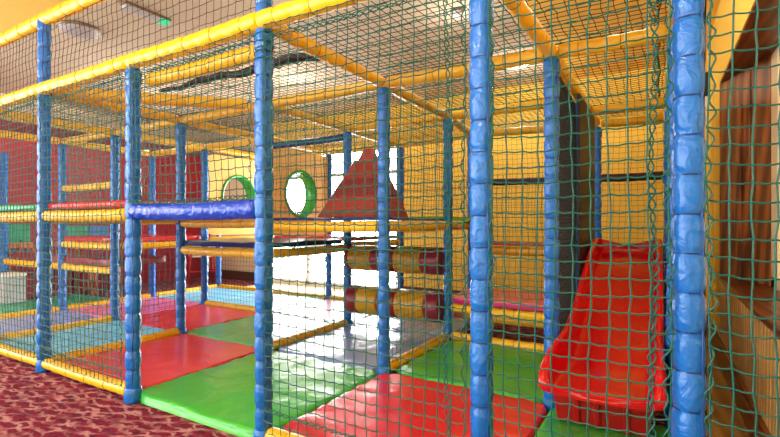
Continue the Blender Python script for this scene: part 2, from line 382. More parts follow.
# ------------------------------------------------------------------ rails
def rail(A, B, z, col, label, r=0.043, trim=0.044, name='padded_rail', cat='rail', group=None, zb=None, ties=True, bulge=1.0, seg=0.12):
    a = Vector((*(P(A) if isinstance(A, str) else A), z)); b = Vector((*(P(B) if isinstance(B, str) else B), z if zb is None else zb))
    d = b - a; L = d.length; u = d.normalized(); a = a + u*trim; L -= 2*trim
    n = max(2, round(L/seg)); sl = L/n
    pts = []; rad = []
    for i in range(n):
        for t, q in ((0.0, .90), (0.1, .965), (0.3, 1.0), (0.7, 1.0), (0.9, .965)):
            q = 1 - (1-q)*bulge
            s_ = (i+t)*sl; pts.append(a + u*s_ + Vector((0, 0, -0.006*math.sin(PI*s_/L)))); rad.append(r*q*(1+0.02*math.sin(i*2.7+a.x*5)))
    pts.append(a + u*L); rad.append(r*.9)
    o0 = (a + u*(L/2))
    mb = MB(); mb.tube([p - o0 for p in pts], r, 14, True, rad)
    o = mb.build(name, M[col], None, True, loc=o0)
    tag(o, label, cat, group)
    if ties:
        tm = 'tieyellow' if col in ('yellow', 'amber') else 'tie'
        ref = Vector((0.31, 0.22, 0.92)); s1 = u.cross(ref).normalized(); s2 = u.cross(s1)
        for i in range(1, n, 2):
            c = pts[i*5] - o0; ring = [c + (s1*math.cos(2*PI*k/14)+s2*math.sin(2*PI*k/14))*r*.905 for k in range(15)]
            t = MB(); t.tube(ring, 0.0024, 4, False, up=u); t.build('cable_tie', M[tm], o, True)
    return o
KG = 'yellow padded kerbs on the floor'
RG = 'yellow padded roof beams'
DG = 'yellow padded deck rails'
kz = 0.07
for A, B, lb in [
 ('b1','c1','yellow padded kerb on the carpet before the blue mat at the left edge'),
 ('c1','d1','yellow padded kerb on the carpet before the red mat left of the entrance'),
 ('e1','f1','yellow padded kerb on the floor right of the entrance, along the red mat front'),
 ('f1','g1','yellow padded kerb on the floor before the slide, between the two largest posts'),
 ('c1','c2','yellow padded kerb running back between the blue mat and the red entrance mat'),
 ('b1','b2','yellow padded kerb running back along the left side of the front blue mat'),
 ('a1','a2','yellow padded kerb running back beside the lilac mat at the far left'),
 ('a2','a3','yellow padded kerb on the far left of the pink mat'),
 ('a3','a4','far yellow padded kerb behind the pink mat, beside the far blue mat'),
 ('b3','c3','yellow padded kerb across the back of the faded red mat'),
 ('d2','d3','amber padded bar on the floor running back between pale green and blue mats'),
 ('e2','e3','yellow padded kerb on the left of the green mat under the rollers'),
 ('e3','f3','yellow padded kerb across the back of the green mat, below the pink step'),
 ('a4','b4','farthest yellow padded kerb before the beige wall'),
 ('b4','c4','farthest kerb before the left half of the glazed doors'),
 ('c4','d4','farthest kerb before the right half of the glazed doors'),
]:
    col = 'amber' if A in ('d2', 'b3', 'b4', 'c4') else 'yellow'
    rail(A, B, kz, col, lb, group=KG, name='floor_kerb', cat='kerb')
RZ = 2.2
for A, B, lb in [
 ('b1','c1','front yellow roof beam left of the leftmost front post'),
 ('c1','d1','front yellow roof beam between the two posts left of the entrance'),
 ('d1','e1','front yellow roof beam above the royal blue entrance rail, upper of two'),
 ('e1','f1','front yellow roof beam leaving the top of the photo right of the entrance'),
 ('c1','c2','yellow roof beam running back from the leftmost front post'),
 ('e1','e2','yellow roof beam running back from the entrance to the pyramid post'),
 ('e2','e3','yellow roof beam running back from the pyramid post to the roller post'),
 ('e3','e4','yellow roof beam running back behind the right roller post'),
 ('f1','f2','yellow roof beam running back overhead left of the slide'),
 ('f2','f4','yellow roof beam running back above the black screen by the slide'),
 ('g1','g2','yellow roof beam running back overhead right of the slide'),
 ('g2','g4','yellow roof beam along the far right above the slide top'),
 ('a2','b2','yellow roof beam across the back left, above the wooden chairs'),
 ('b2','c2','yellow roof beam across the back left, above the blue mat'),
 ('c2','d2','yellow roof beam across the middle, above the red entrance mat'),
 ('d2','e2','yellow roof beam crossing above the front of the red pyramid'),
 ('e2','f2','yellow roof beam crossing from the pyramid post to the slide post'),
 ('f2','g2','yellow roof beam crossing overhead above the slide foot'),
 ('a3','b3','yellow roof beam across the back above the pink mat'),
 ('b3','c3','yellow roof beam above the front of the tunnel panels'),
 ('d3','e3','yellow roof beam crossing above the two striped rollers'),
 ('e3','f3','yellow roof beam crossing above the pink step'),
 ('a4','b4','farthest roof beam at the beige wall'),
 ('b4','c4','farthest roof beam before the left half of the glazed doors'),
 ('c4','d4','farthest roof beam before the right half of the glazed doors'),
 ('d4','e4','farthest roof beam right of the pyramid'),
 ('e4','f4','farthest roof beam above the red upper step'),
 ('f4','g4','farthest roof beam above the slide platform, lower of the two'),
 ('b1','b2','yellow roof beam running back at the left edge of the photo'),
 ('b2','b3','yellow roof beam running back above the left side of the red mat'),
 ('b3','b4','yellow roof beam over the left tunnel panel'),
 ('a1','a2','outer yellow roof beam running back at the far left'),
 ('a2','a3','outer yellow roof beam running back above the pink mat'),
 ('c2','c3','yellow roof beam running back above the pale green mat left side'),
 ('c3','c4','yellow roof beam over the right tunnel panel'),
 ('d2','d3','yellow roof beam running back behind the entrance post to the roller post'),
 ('d3','d4','yellow roof beam running back behind the left roller post'),
]:
    if A[1] == '1' and B[1] == '1':      # the front ones run past the face of the posts
        pa, pb = P(A), P(B); rail((pa[0], 1.694), (pb[0], 1.694), RZ, 'yellow', lb, r=0.049, trim=0.002, group=RG, name='roof_rail')
    else: rail(A, B, RZ, 'yellow' if A[1] in '1' else 'amber', lb, group=RG, name='roof_rail', cat='rail')
rail((CX['f'], 4.62), (CX['g'], 4.62), RZ, 'amber', 'yellow roof beam above the top end of the slide, upper of the two', group=RG, name='roof_rail', cat='rail')
rail((P('d1')[0], 1.80), (P('e1')[0], 1.80), 2.10, 'yellow', 'yellow padded roll under the front roof beam above the entrance', 0.045, 0.05, group=RG, name='roof_rail', cat='rail')
rail('c1', 'd2', RZ-0.01, 'amber', 'diagonal yellow roof brace over the red entrance mat', 0.05, 0.17, group=RG, name='roof_rail', cat='rail')
rail('c3', 'd3', 2.11, 'navy', 'navy padded roof beam between tunnel panel and pyramid', 0.042, name='roof_rail', cat='rail')
rail('b1', 'c1', 2.75, 'yellow', 'highest yellow padded rail, on top of the dark guard net at left edge', 0.05, name='guard_rail', cat='rail', trim=0.0)
rail('c1', 'e1', 2.75, 'yellow', 'highest yellow padded rail, rising out of the photo above the entrance', 0.05, name='guard_rail', cat='rail', trim=0.0)
rail('d1', 'e1', 1.235, 'royal', 'royal blue padded rail across the open entrance', 0.055, 0.03, name='entrance_rail', cat='rail', ties=False, bulge=0.25, seg=0.2)
# deck rails
for A, B, z, col, lb in [
 ('b1','c1',1.215,'yellow','yellow front deck rail below the green deck mat at the left edge'),
 ('c1','d1',1.215,'yellow','yellow front deck rail below the red deck mat left of the entrance'),
 ('b2','c2',1.19,'amber','amber rear rail under the green deck mat at left'),
 ('c2','d2',1.16,'amber','amber rail just under the royal blue entrance rail, behind it'),
 ('c1','c2',1.20,'amber','amber rail running back under the deck mats left of the entrance'),
 ('d2','e2',1.135,'yellow','yellow deck rail in front of the pyramid base'),
 ('e2','e3',1.135,'amber','amber deck rail running back right of the pyramid base'),
 ('d2','d3',1.135,'amber','amber deck rail running back left of the pyramid base'),
 ('e3','e4',1.135,'amber','amber deck rail below the green deck edge'),
 ('c2','d2',0.89,'amber','amber rail below the navy deck edge behind the entrance'),
 ('d2','d3',0.89,'amber','amber rail running back below the navy deck edge'),
 ('d3','d4',0.91,'amber','amber rail below the red deck edge by the rollers'),
 ('a2','b2',0.89,'yellow','yellow rail under the maroon deck above the wooden chairs, upper one'),
 ('b2','b3',0.89,'yellow','yellow rail below the red deck edge behind the entrance'),
 ('z2','a2',0.61,'yellow','lower yellow rail at the left edge below the teal play panel'),
 ('a2','b2',0.61,'yellow','lower yellow rail just above the wooden chairs'),
 ('a2','b2',1.60,'yellow','short yellow rail above the red deck at left, at head height'),
 ('e3','f3',0.345,'yellow','yellow rail under the pink step mat'),
]:
    rail(A, B, z, col, lb, group=DG, name='deck_rail')
rail((-1.80, 4.90), (CX['f'], 4.90), 0.865, 'amber', 'amber rail under the thin red upper step', 0.045, 0.03, group=DG, name='deck_rail')
rail((CX['e'], 4.36), (CX['f'], 4.36), 0.24, 'amber', 'low amber rail in the gap below the pink step', 0.05, 0.05, group=DG, name='deck_rail')
rail('e4', 'f4', 1.63, 'purple', 'dark purple padded guard rail above the red upper step', 0.04, name='guard_rail')
rail('f4', 'g4', 1.63, 'purple', 'dark purple padded guard rail behind the slide top', 0.042, name='guard_rail')

# ------------------------------------------------------------------ mats
def mat(x0, x1, y0, y1, z0, z1, col, label, name='floor_mat', cat='mat', group=None, ins=(.004,.004,.004,.004), ch=0.085, n=22, puff=0.006, side=None):
    x0 += ins[0]; x1 -= ins[1]; y0 += ins[2]; y1 -= ins[3]
    W, D, H = x1-x0, y1-y0, z1-z0
    sd = random.random()*50
    us = [0, 0.006, 0.02] + [0.05 + (0.9)*i/(n-1) for i in range(n)] + [None, None, None]
    def ax(L): return [0, 0.004, 0.014, 0.03] + [0.06+(L-0.12)*i/(n-1) for i in range(n)] + [L-0.03, L-0.014, L-0.004, L]
    X, Y = ax(W), ax(D)
    vs = []
    def cut(x, y):
        u = min(x, W-x); v = min(y, D-y)
        if u+v < ch:
            k = (ch-u-v)/2
            x += k if x < W/2 else -k; y += k if y < D/2 else -k
        return x, y
    for j, yy in enumerate(Y):
        for i, xx in enumerate(X):
            e = min(xx, W-xx, yy, D-yy)
            rnd = 0.016*(1-min(1, e/0.016))**2
            wr = 0.0
            if e > 0.004:
                fall = math.exp(-e/0.16)
                s_ = xx if min(yy, D-yy) < min(xx, W-xx) else yy
                wr = fall*0.0055*math.sin(s_*46+sd+3*math.sin(s_*17+sd)) + 0.0022*math.sin(xx*9+yy*6+sd)*math.sin(yy*11-xx*4+sd)
            z = z1 - rnd - puff*0.4 + puff*(1-math.exp(-e/0.08))*0.6 + wr
            xc, yc = cut(xx, yy); vs.append((x0+xc, y0+yc, z))
    nx, ny = len(X), len(Y); fs = []
    for j in range(ny-1):
        for i in range(nx-1): fs.append((j*nx+i, j*nx+i+1, (j+1)*nx+i+1, (j+1)*nx+i))
    ring = [i for i in range(nx)] + [j*nx+nx-1 for j in range(1, ny)] + [(ny-1)*nx+i for i in range(nx-2, -1, -1)] + [j*nx for j in range(ny-2, 0, -1)]
    o = len(vs)
    for k in ring: vs.append((vs[k][0], vs[k][1], z0+0.004))
    m_ = len(ring); nf = len(fs)
    for k in range(m_): fs.append((ring[k], o+k, o+(k+1) % m_, ring[(k+1) % m_]))
    fs.append(tuple(o+k for k in range(m_)))
    c = Vector(((x0+x1)/2, (y0+y1)/2, z0))
    mb = MB(); mb.add([Vector(v)-c for v in vs], fs)
    if side:
        for k in range(nf, len(fs)): mb.mi[k] = 1
    ob = mb.build(name, [M[col], M[side]] if side else M[col], None, True, loc=c)
    tag(ob, label, cat, group)
    return ob
K = 0.05; e_ = .004; mt = 0.062
FG = 'padded floor mats of the play frame'
def cell(c0, r0, col, label, ins=(e_,e_,e_,e_), c1=None, r1=None, x0=None):
    cs = 'zabcdefg'
    xa = CX[c0] if x0 is None else x0; xb = CX[c1 or cs[cs.index(c0)+1]]
    mat(xa, xb, RY[r0], RY[(r1 or r0+1)], 0, mt, col, label, group=FG, ins=ins)
cell('d', 1, 'green', 'green floor mat in the open entrance, its front edge on the carpet')
cell('c', 1, 'redpink', 'red floor mat left of the entrance, behind the front kerb', (K,e_,K,e_))
cell('b', 1, 'skyblue', 'light blue floor mat left of the leftmost front post', (K,K,K,e_))
cell('a', 1, 'lilac', 'lilac blue floor mat at the far left between two yellow kerbs', (K,K,e_,e_))
cell('a', 2, 'pink', 'pink floor mat before the maroon wall', (K,e_,e_,e_))
cell('b', 2, 'redpink', 'faded red floor mat behind the entrance, left of the pale green one', (e_,e_,e_,K))
cell('c', 2, 'greenlight', 'pale green floor mat behind the red entrance mat', (e_,K,e_,e_))
cell('e', 1, 'red', 'shiny red floor mat in front, left of the largest middle post', (e_,e_,K,e_))
cell('f', 1, 'green', 'green floor mat under the foot of the slide', (e_,e_,K,e_))
cell('e', 2, 'green', 'bright green floor mat in front of the pink step', (K,e_,e_,K))
cell('d', 2, 'midblue', 'glaring pale blue floor mat under the striped rollers', (K,K,e_,e_))
cell('a', 3, 'skyblue', 'far light blue floor mat behind the pink mat', (K,e_,e_,K))
cell('b', 3, 'skyblue', 'far light blue floor mat beneath the tunnel panels, behind the back kerb', (e_,e_,K,K))
cell('c', 3, 'palepink', 'pale pinkish floor mat before the glazed doors', (e_,e_,e_,K))
cell('d', 3, 'midblue', 'pale blue floor mat behind the striped rollers, nearest the back wall', (e_,e_,e_,0.29))
mat(-7.86, CX['a'], RY[1], 3.7, 0, mt, 'greendeep', 'deep green floor mat at the far left before the maroon wall', group=FG, ins=(0,K,0,0))
DKG = 'deck mats on the upper levels'
mat(CX['b'], CX['c'], 1.70, 2.9, 1.262, 1.312, 'greendeep', 'green deck mat on the front rail at the left edge', 'deck_mat', group=DKG, n=10)
mat(CX['c'], CX['d'], 1.70, 2.9, 1.262, 1.312, 'red', 'red deck mat on the front rail left of the entrance', 'deck_mat', group=DKG, n=10)
mat(CX['d'], CX['e'], RY[2]-0.03, RY[3], 1.178, 1.205, 'navy', 'navy deck mat that the red pyramid stands on', 'deck_mat', group=DKG, n=10)
mat(CX['d'], CX['e'], RY[3], 5.03, 1.178, 1.225, 'green', 'green deck mat behind the pyramid, its edge right of the roller post', 'deck_mat', group=DKG, n=10)
mat(CX['c'], CX['d'], RY[2]-0.03, RY[3], 0.933, 0.985, 'navy', 'navy deck mat behind the entrance, left of the rollers', 'deck_mat', group=DKG, n=10)
mat(CX['c'], CX['d'], RY[3], 5.316, 0.953, 1.0, 'red', 'red deck mat behind the left roller post', 'deck_mat', group=DKG, n=10)
mat(CX['b'], CX['c'], RY[3], 5.316, 0.93, 0.97, 'amber', 'amber deck mat between the two tunnel panels', 'deck_mat', group=DKG, n=10)
mat(CX['a'], CX['b'], RY[2]-0.03, RY[3], 0.933, 0.995, 'red', 'red deck mat at left behind the entrance, above the wooden chairs', 'deck_mat', group=DKG, n=10)
mat(CX['z']+0.1, CX['a'], RY[2]-0.03, RY[3]-0.3, 0.653, 0.74, 'maroon', 'low maroon deck mat at the left edge below the teal panel', 'deck_mat', group=DKG, n=10)
mat(CX['a'], CX['b'], RY[2]-0.03, RY[3]-0.5, 0.653, 0.74, 'maroon', 'low maroon deck mat between the two left yellow rails', 'deck_mat', group=DKG, n=10)
mat(CX['e'], CX['f'], RY[3]-0.04, 4.84, 0.39, 0.455, 'coral', 'pink step mat with magenta front, left of the slide', 'step_mat', group=DKG, n=10, side='magenta')
mat(-1.80, CX['f'], 4.86, 5.28, 0.912, 0.95, 'red', 'thin red step mat above the pink step', 'step_mat', group=DKG, n=10)
mat(CX['f'], CX['g'], 4.60, 5.20, 0.90, 0.96, 'greendeep', 'dark green platform mat at the slide top', 'deck_mat', group=DKG, n=10)
# boards carrying the slide platform
mb = MB(); mb.box(-0.52, 0.03, -0.29, 0.29, -0.03, 0.0); mb.box(-0.52, -0.47, -0.29, -0.24, -0.90, -0.03); mb.box(-0.02, 0.03, -0.29, -0.24, -0.90, -0.03)
mb.box(-0.52, -0.47, 0.24, 0.29, -0.90, -0.03); mb.box(-0.02, 0.03, 0.24, 0.29, -0.90, -0.03)
tag(mb.build('platform_board', M['black'], loc=(0, 4.94, 0.90), bevel=0.004), 'dark board carrying the green mat at the slide top', 'board')

# ------------------------------------------------------------------ nets
def net(O, U, V, Lu, Lv, cell, r, col, label, name='safety_net', cat='net', group=None, knots=False, near=False, bow=0.0, hems=(), laces=(), jit=0.004, lace_r=0.0027):
    O = Vector(O); U = Vector(U).normalized(); V = Vector(V).normalized(); Nn = U.cross(V)
    nu = max(1, round(Lu/cell)); nv = max(1, round(Lv/cell)); cu, cv = Lu/nu, Lv/nv
    ph = random.random()*9
    G = {}
    for i in range(nu+1):
        for j in range(nv+1):
            s_, t_ = i/nu, j/nv
            w = 4*s_*(1-s_)*4*t_*(1-t_)
            off = Nn*(bow*w + 0.006*math.sin(s_*5+ph)*math.sin(t_*7+ph)) 
            du = random.uniform(-jit, jit) + 0.006*math.sin(t_*11+ph+s_*3); dv = random.uniform(-jit, jit) - 0.008*math.sin(PI*s_)*(1 if V.z > 0.5 else 0)
            G[i, j] = U*(i*cu+du) + V*(j*cv+dv) + off
    n = 4 if near else 3
    mb = MB()
    for i in range(nu+1): mb.tube([G[i, j] for j in range(nv+1)], r, n, False, up=Nn)
    for j in range(nv+1):
        pts = []
        for i in range(nu+1):
            pts.append(G[i, j])
            if near and i < nu: pts.append((G[i, j]+G[i+1, j])/2 - V*0.004 + Nn*0.001)
        mb.tube(pts, r, n, False, up=Nn)
    if knots:
        k = r*2.1
        for p in G.values():
            mb.add([p+U*k, p-U*k, p+V*k, p-V*k, p+Nn*k, p-Nn*k], [(0,2,4),(2,1,4),(1,3,4),(3,0,4),(2,0,5),(1,2,5),(3,1,5),(0,3,5)])
    o = mb.build(name, M[col], None, False, loc=O); tag(o, label, cat, group)
    # laced hems: two ropes twisting round one another
    def twist(fn, L, nm, mat_=None, single=False):
        m2 = MB(); st = 0.011; q = int(L/st)
        for sgn in ((0,) if single else (0, PI)):
            m2.tube([fn(k*st, (0.0085+0.003*math.sin(k*st*23))*math.sin(k*st*78+sgn), 0.006*math.cos(k*st*78+sgn)) for k in range(q+1)], lace_r, 4, False, up=Nn)
        m2.build(nm, mat_ or M[col], o)
    for v in hems: twist(lambda s_, a, b: U*s_ + V*(v + a - 0.012*math.sin(PI*s_/Lu)) + Nn*b, Lu, 'hem_rope')
    for u_ in laces: twist(lambda s_, a, b: U*(u_ + a + 0.006*math.sin(s_*9)) + V*s_ + Nn*b, Lv, 'lacing', None, single=(u_ < 0.02 or u_ > Lu-0.02))
    return o
NG = 'green net panels of the front'
Y1 = RY[1]
def front(A, B, z0, z1, label, hems, laces, a_off=0.05, b_off=0.05, x1=None):
    xa = P(A)[0]+a_off; xb = (P(B)[0] if x1 is None else x1)-b_off
    return net((xa, Y1-0.048, z0), (1,0,0), (0,0,1), xb-xa, z1-z0, 0.055, 0.0027, 'net', label, group=NG, knots=True, near=True, bow=0.012,
               hems=[h - z0 for h in hems], laces=[l if l >= 0 else (xb-xa)+l for l in laces])
front('b1','c1',0.11,2.16,'green front net panel at the left edge of the photo',(0.2,2.09),(0.01,-0.005))
front('c1','d1',0.11,2.16,'green front net panel between the two posts left of the entrance',(0.2,2.09),(0.005,-0.005))
front('d1','e1',1.29,2.16,'green front net panel above the royal blue entrance rail',(1.30,2.09),(0.005,-0.005))
front('e1','f1',0.11,2.16,'green front net panel between the entrance and the largest middle post',(0.22,2.09),(0.004,-0.075,-0.004))
front('f1','g1',0.11,2.35,'green front net panel in front of the slide',(0.22,),(0.004,-0.045,-0.004))
front('g1','g1',0.02,2.6,'green front net panel between the largest post and the wooden window',(),(0.004,), x1=0.445, b_off=0.0)
# dark guard net above the roof line
GN = 'dark guard nets above the front roof beam'
net((P('b1')[0], Y1, 2.245), (1,0,0), (0,0,1), 1.15, 0.46, 0.06, 0.0022, 'netbrown', 'dark guard net above the front roof beam at the left edge', group=GN, near=True)
net((P('c1')[0]+.05, Y1, 2.245), (1,0,0), (0,0,1), 2.3, 0.46, 0.06, 0.0022, 'netbrown', 'dark guard net above the front roof beams over the entrance side', group=GN, near=True)
# inner upright nets
IG = 'inner net panels'
def inner(A, B, z0, z1, label, col='net', cell_=0.055, r=0.0018, bow=0.01, **kw):
    a = Vector((*P(A), z0)); b = Vector((*P(B), z0)); u = (b-a).normalized()
    off = Vector((0,-0.048,0)) if abs(u.x) > .7 else Vector((0.048 if A != 'f2' else 0.0,0,0))
    return net(a+u*0.05+off, u, (0,0,1), (b-a).length-0.1, z1-z0, cell_, r, col, label, group=IG, bow=bow, **kw)
inner('c1','c2',0.12,1.15,'inner net running back along the left of the red entrance mat','net')
inner('c1','c2',1.33,2.15,'upper inner net above the kerb left of the red entrance mat','net')
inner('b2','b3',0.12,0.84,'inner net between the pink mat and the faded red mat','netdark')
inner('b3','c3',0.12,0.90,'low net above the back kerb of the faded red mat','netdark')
inner('a2','a3',1.0,2.15,'inner net above the red deck before the maroon wall','net')
inner('a2','b2',1.0,2.15,'inner net with the short yellow rail in front of the red deck','net')
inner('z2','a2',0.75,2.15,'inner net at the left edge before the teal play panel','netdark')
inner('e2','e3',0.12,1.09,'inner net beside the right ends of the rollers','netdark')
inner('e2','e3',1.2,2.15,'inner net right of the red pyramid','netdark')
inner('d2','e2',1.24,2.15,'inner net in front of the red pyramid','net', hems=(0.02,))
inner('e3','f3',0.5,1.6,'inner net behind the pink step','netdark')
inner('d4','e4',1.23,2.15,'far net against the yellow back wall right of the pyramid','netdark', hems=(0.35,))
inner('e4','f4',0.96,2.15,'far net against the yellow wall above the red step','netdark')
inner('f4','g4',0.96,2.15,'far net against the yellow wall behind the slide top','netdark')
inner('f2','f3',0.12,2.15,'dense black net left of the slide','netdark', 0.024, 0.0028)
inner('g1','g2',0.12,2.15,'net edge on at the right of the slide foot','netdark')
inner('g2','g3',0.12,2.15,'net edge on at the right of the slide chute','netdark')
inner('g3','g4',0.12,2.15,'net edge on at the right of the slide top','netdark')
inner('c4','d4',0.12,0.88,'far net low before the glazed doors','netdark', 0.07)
# roof nets
RN = 'roof nets'
rows = [1, 2, 3]
def roof(c0, c1, y0, y1, label, extra=()):
    x0, x1 = CX[c0], CX[c1]
    return net((x0, y0, 2.246), (1,0,0), (0,1,0), x1-x0, y1-y0, 0.055, 0.0026, 'netdark', label, name='roof_net', group=RN, bow=-0.0, jit=0.006, laces=extra, lace_r=0.003)
for c0, c1, w in [('a','b','over the pink and lilac mats'), ('b','c','over the leftmost front net'), ('c','d','over the red entrance mat column'), ('d','e','over the entrance and pyramid column'), ('e','f','over the shiny red and bright green mats')]:
    for i in rows:
        roof(c0, c1, RY[i], RY[i+1], 'black roof net %s, %s bay' % (w, {1: 'front', 2: 'middle', 3: 'rear'}[i]))
roof('f','g', Y1, RY[2], 'black roof net over the slide foot', (0.56,))
roof('f','g', RY[2], 4.62, 'black roof net over the slide chute', (0.56,))
roof('f','g', 4.62, 5.25, 'black roof net over the slide platform')
# dark bundle of net lying on the roof net
mb = MB(); pts = []; rad = []
for i in range(30):
    t = i/29; pts.append((-0.9+1.8*t, 0.02*math.sin(t*14), 0.006*math.sin(t*31))); rad.append(0.012+0.026*t**0.7*(1+0.16*math.sin(t*47)) if i < 29 else 0.02)
mb.tube(pts, 0.03, 10, True, rad)
b0 = mb.build('rolled_net', M['black'], None, True, loc=(-2.82, 2.40, 2.298)); tag(b0, 'rolled black netting lying on the roof net over the entrance', 'net roll')
for k in range(9):
    t = MB(); x = -0.7+0.19*k; R = 0.016+0.030*((x+0.9)/1.8)**0.7
    t.tube([(x+0.05*j/10, R*math.cos(j*PI/5), R*math.sin(j*PI/5)) for j in range(11)], 0.004, 4, False); t.build('binding_cord', M['netdark'], b0)

# ------------------------------------------------------------------ rollers
def roller(z, R, bands, label):
    x0, x1 = CX['d']+0.055, CX['e']-0.055; L = x1-x0
    root = empty('padded_roller', ((x0+x1)/2, RY[3], z)); tag(root, label, 'roller', 'striped mangle rollers')
    for (t0, t1, c) in bands:
        a = -L/2+L*t0; b = -L/2+L*t1; n = 28; m_ = MB()
        prof = [(R*.96, a), (R, a+0.012), (R*1.005, (a+b)/2), (R, b-0.012), (R*.96, b)]
        vs = []; fs = []
        for (r, x) in prof:
            for k in range(n): vs.append((x, r*math.cos(2*PI*k/n), r*math.sin(2*PI*k/n)))
        for i in range(len(prof)-1):
            for k in range(n): fs.append((i*n+k, (i+1)*n+k, (i+1)*n+(k+1) % n, i*n+(k+1) % n))
        fs.append(tuple(range(n))); fs.append(tuple((len(prof)-1)*n+k for k in range(n-1, -1, -1)))
        m_.add(vs, fs); o = m_.build('band', M[c], root, True); o['label'] = '%s band' % ('yellow' if c == 'mustard' else 'dark red')
    m_ = MB(); m_.tube([(-L/2-0.01, 0, 0), (L/2+0.01, 0, 0)], 0.018, 10); m_.build('axle', M['grey'], root, True)
roller(0.785, 0.135, [(0,.03,'maroon'),(.03,.29,'mustard'),(.29,.54,'maroon'),(.54,.82,'mustard'),(.82,1,'maroon')], 'upper striped red and yellow roller right of the glazed doors')
roller(0.335, 0.150, [(0,.13,'maroon'),(.13,.36,'mustard'),(.36,.56,'maroon'),(.56,.86,'mustard'),(.86,1,'maroon')], 'lower striped red and yellow roller above the pale blue mat')

# ------------------------------------------------------------------ pyramid
py = empty('play_pyramid', (-2.33, 3.49, 1.211)); tag(py, 'brick red soft pyramid standing on the navy deck', 'pyramid')
def frus(m_, b0, z0, b1, z1, c1=(0,0), c0=(0,0)):
    r = 0.008
    m_.add([(c0[0]-b0,c0[1]-b0,z0),(c0[0]+b0,c0[1]-b0,z0),(c0[0]+b0,c0[1]+b0,z0),(c0[0]-b0,c0[1]+b0,z0),(c1[0]-b1,c1[1]-b1,z1),(c1[0]+b1,c1[1]-b1,z1),(c1[0]+b1,c1[1]+b1,z1),(c1[0]-b1,c1[1]+b1,z1)],
           [(0,3,2,1),(4,5,6,7),(0,1,5,4),(1,2,6,5),(2,3,7,6),(3,0,4,7)])
def lerp(a, b, t): return a+(b-a)*t
B0, B1 = 0.305, 0.095; ZT = 0.52
for t0, t1, c, nm in ((0,.36,'brick','lower_tier'),(.36,.66,'brickdark','middle_tier'),(.66,1,'brick','upper_tier')):
    m_ = MB(); frus(m_, lerp(B0,B1,t0), ZT*t0, lerp(B0,B1,t1), ZT*t1, (0.03*t1,0.03*t1), (0.03*t0,0.03*t0)); o = m_.build(nm, M[c], py, bevel=0.008)
m_ = MB(); frus(m_, 0.075, ZT, 0.035, 0.63, (0.035,0.035), (0.03,0.03)); m_.build('cap', M['brick'], py, bevel=0.008)

# ------------------------------------------------------------------ tunnel panels (round crawl holes)
def tunnel_panel(x, label):
    y0, y1, z0, z1 = RY[3]+0.05, RY[4]-0.05, 0.99, 2.12
    cy, cz, R = 4.70, 1.55, 0.295
    th = 0.03
    root = empty('crawl_tunnel', (x, (y0+y1)/2, z0)); tag(root, label, 'crawl tunnel', 'orange crawl tunnel panels')
    n = 48; m_ = MB(); vs = []; fs = []
    def sq(k):
        a = 2*PI*k/n; c, s_ = math.cos(a), math.sin(a)
        tx = ((y1-cy) if c > 0 else (y0-cy))/c if abs(c) > 1e-6 else 1e9
        tz = ((z1-cz) if s_ > 0 else (z0-cz))/s_ if abs(s_) > 1e-6 else 1e9
        t = min(tx, tz); return (cy+c*t, cz+s_*t)
    for side in (-th/2, th/2):
        for k in range(n):
            a = 2*PI*k/n; vs.append((side, cy+R*math.cos(a)-(y0+y1)/2, cz+R*math.sin(a)-z0))
        for k in range(n):
            q = sq(k); vs.append((side, q[0]-(y0+y1)/2, q[1]-z0))
    for k in range(n):
        k2 = (k+1) % n
        fs.append((k, n+k, n+k2, k2)); fs.append((2*n+k, 2*n+k2, 3*n+k2, 3*n+k)); fs.append((k, k2, 2*n+k2, 2*n+k)); fs.append((n+k, 3*n+k, 3*n+k2, n+k2))
    m_.add(vs, fs); m_.build('board', M['orange'], root)
    m_ = MB(); vs = []; fs = []
    prof = [(-0.16, R-0.004), (-0.16, R+0.03), (0.02, R+0.03), (0.035, R+0.015), (0.02, R-0.015), (-0.14, R-0.018)]
    for k in range(n):
        a = 2*PI*k/n
        for (px, pr) in prof: vs.append((px, cy+pr*math.cos(a)-(y0+y1)/2, cz+pr*math.sin(a)-z0))
    q = len(prof)
    for k in range(n):
        k2 = (k+1) % n
        for i in range(q):
            i2 = (i+1) % q; fs.append((k*q+i, k2*q+i, k2*q+i2, k*q+i2))
    m_.add(vs, fs); m_.build('hole_ring', M['green'], root, True)
tunnel_panel(CX['c'], 'orange panel with green ringed crawl hole, right of the entrance post')
tunnel_panel(CX['b'], 'orange panel with green ringed crawl hole, left of the entrance post')

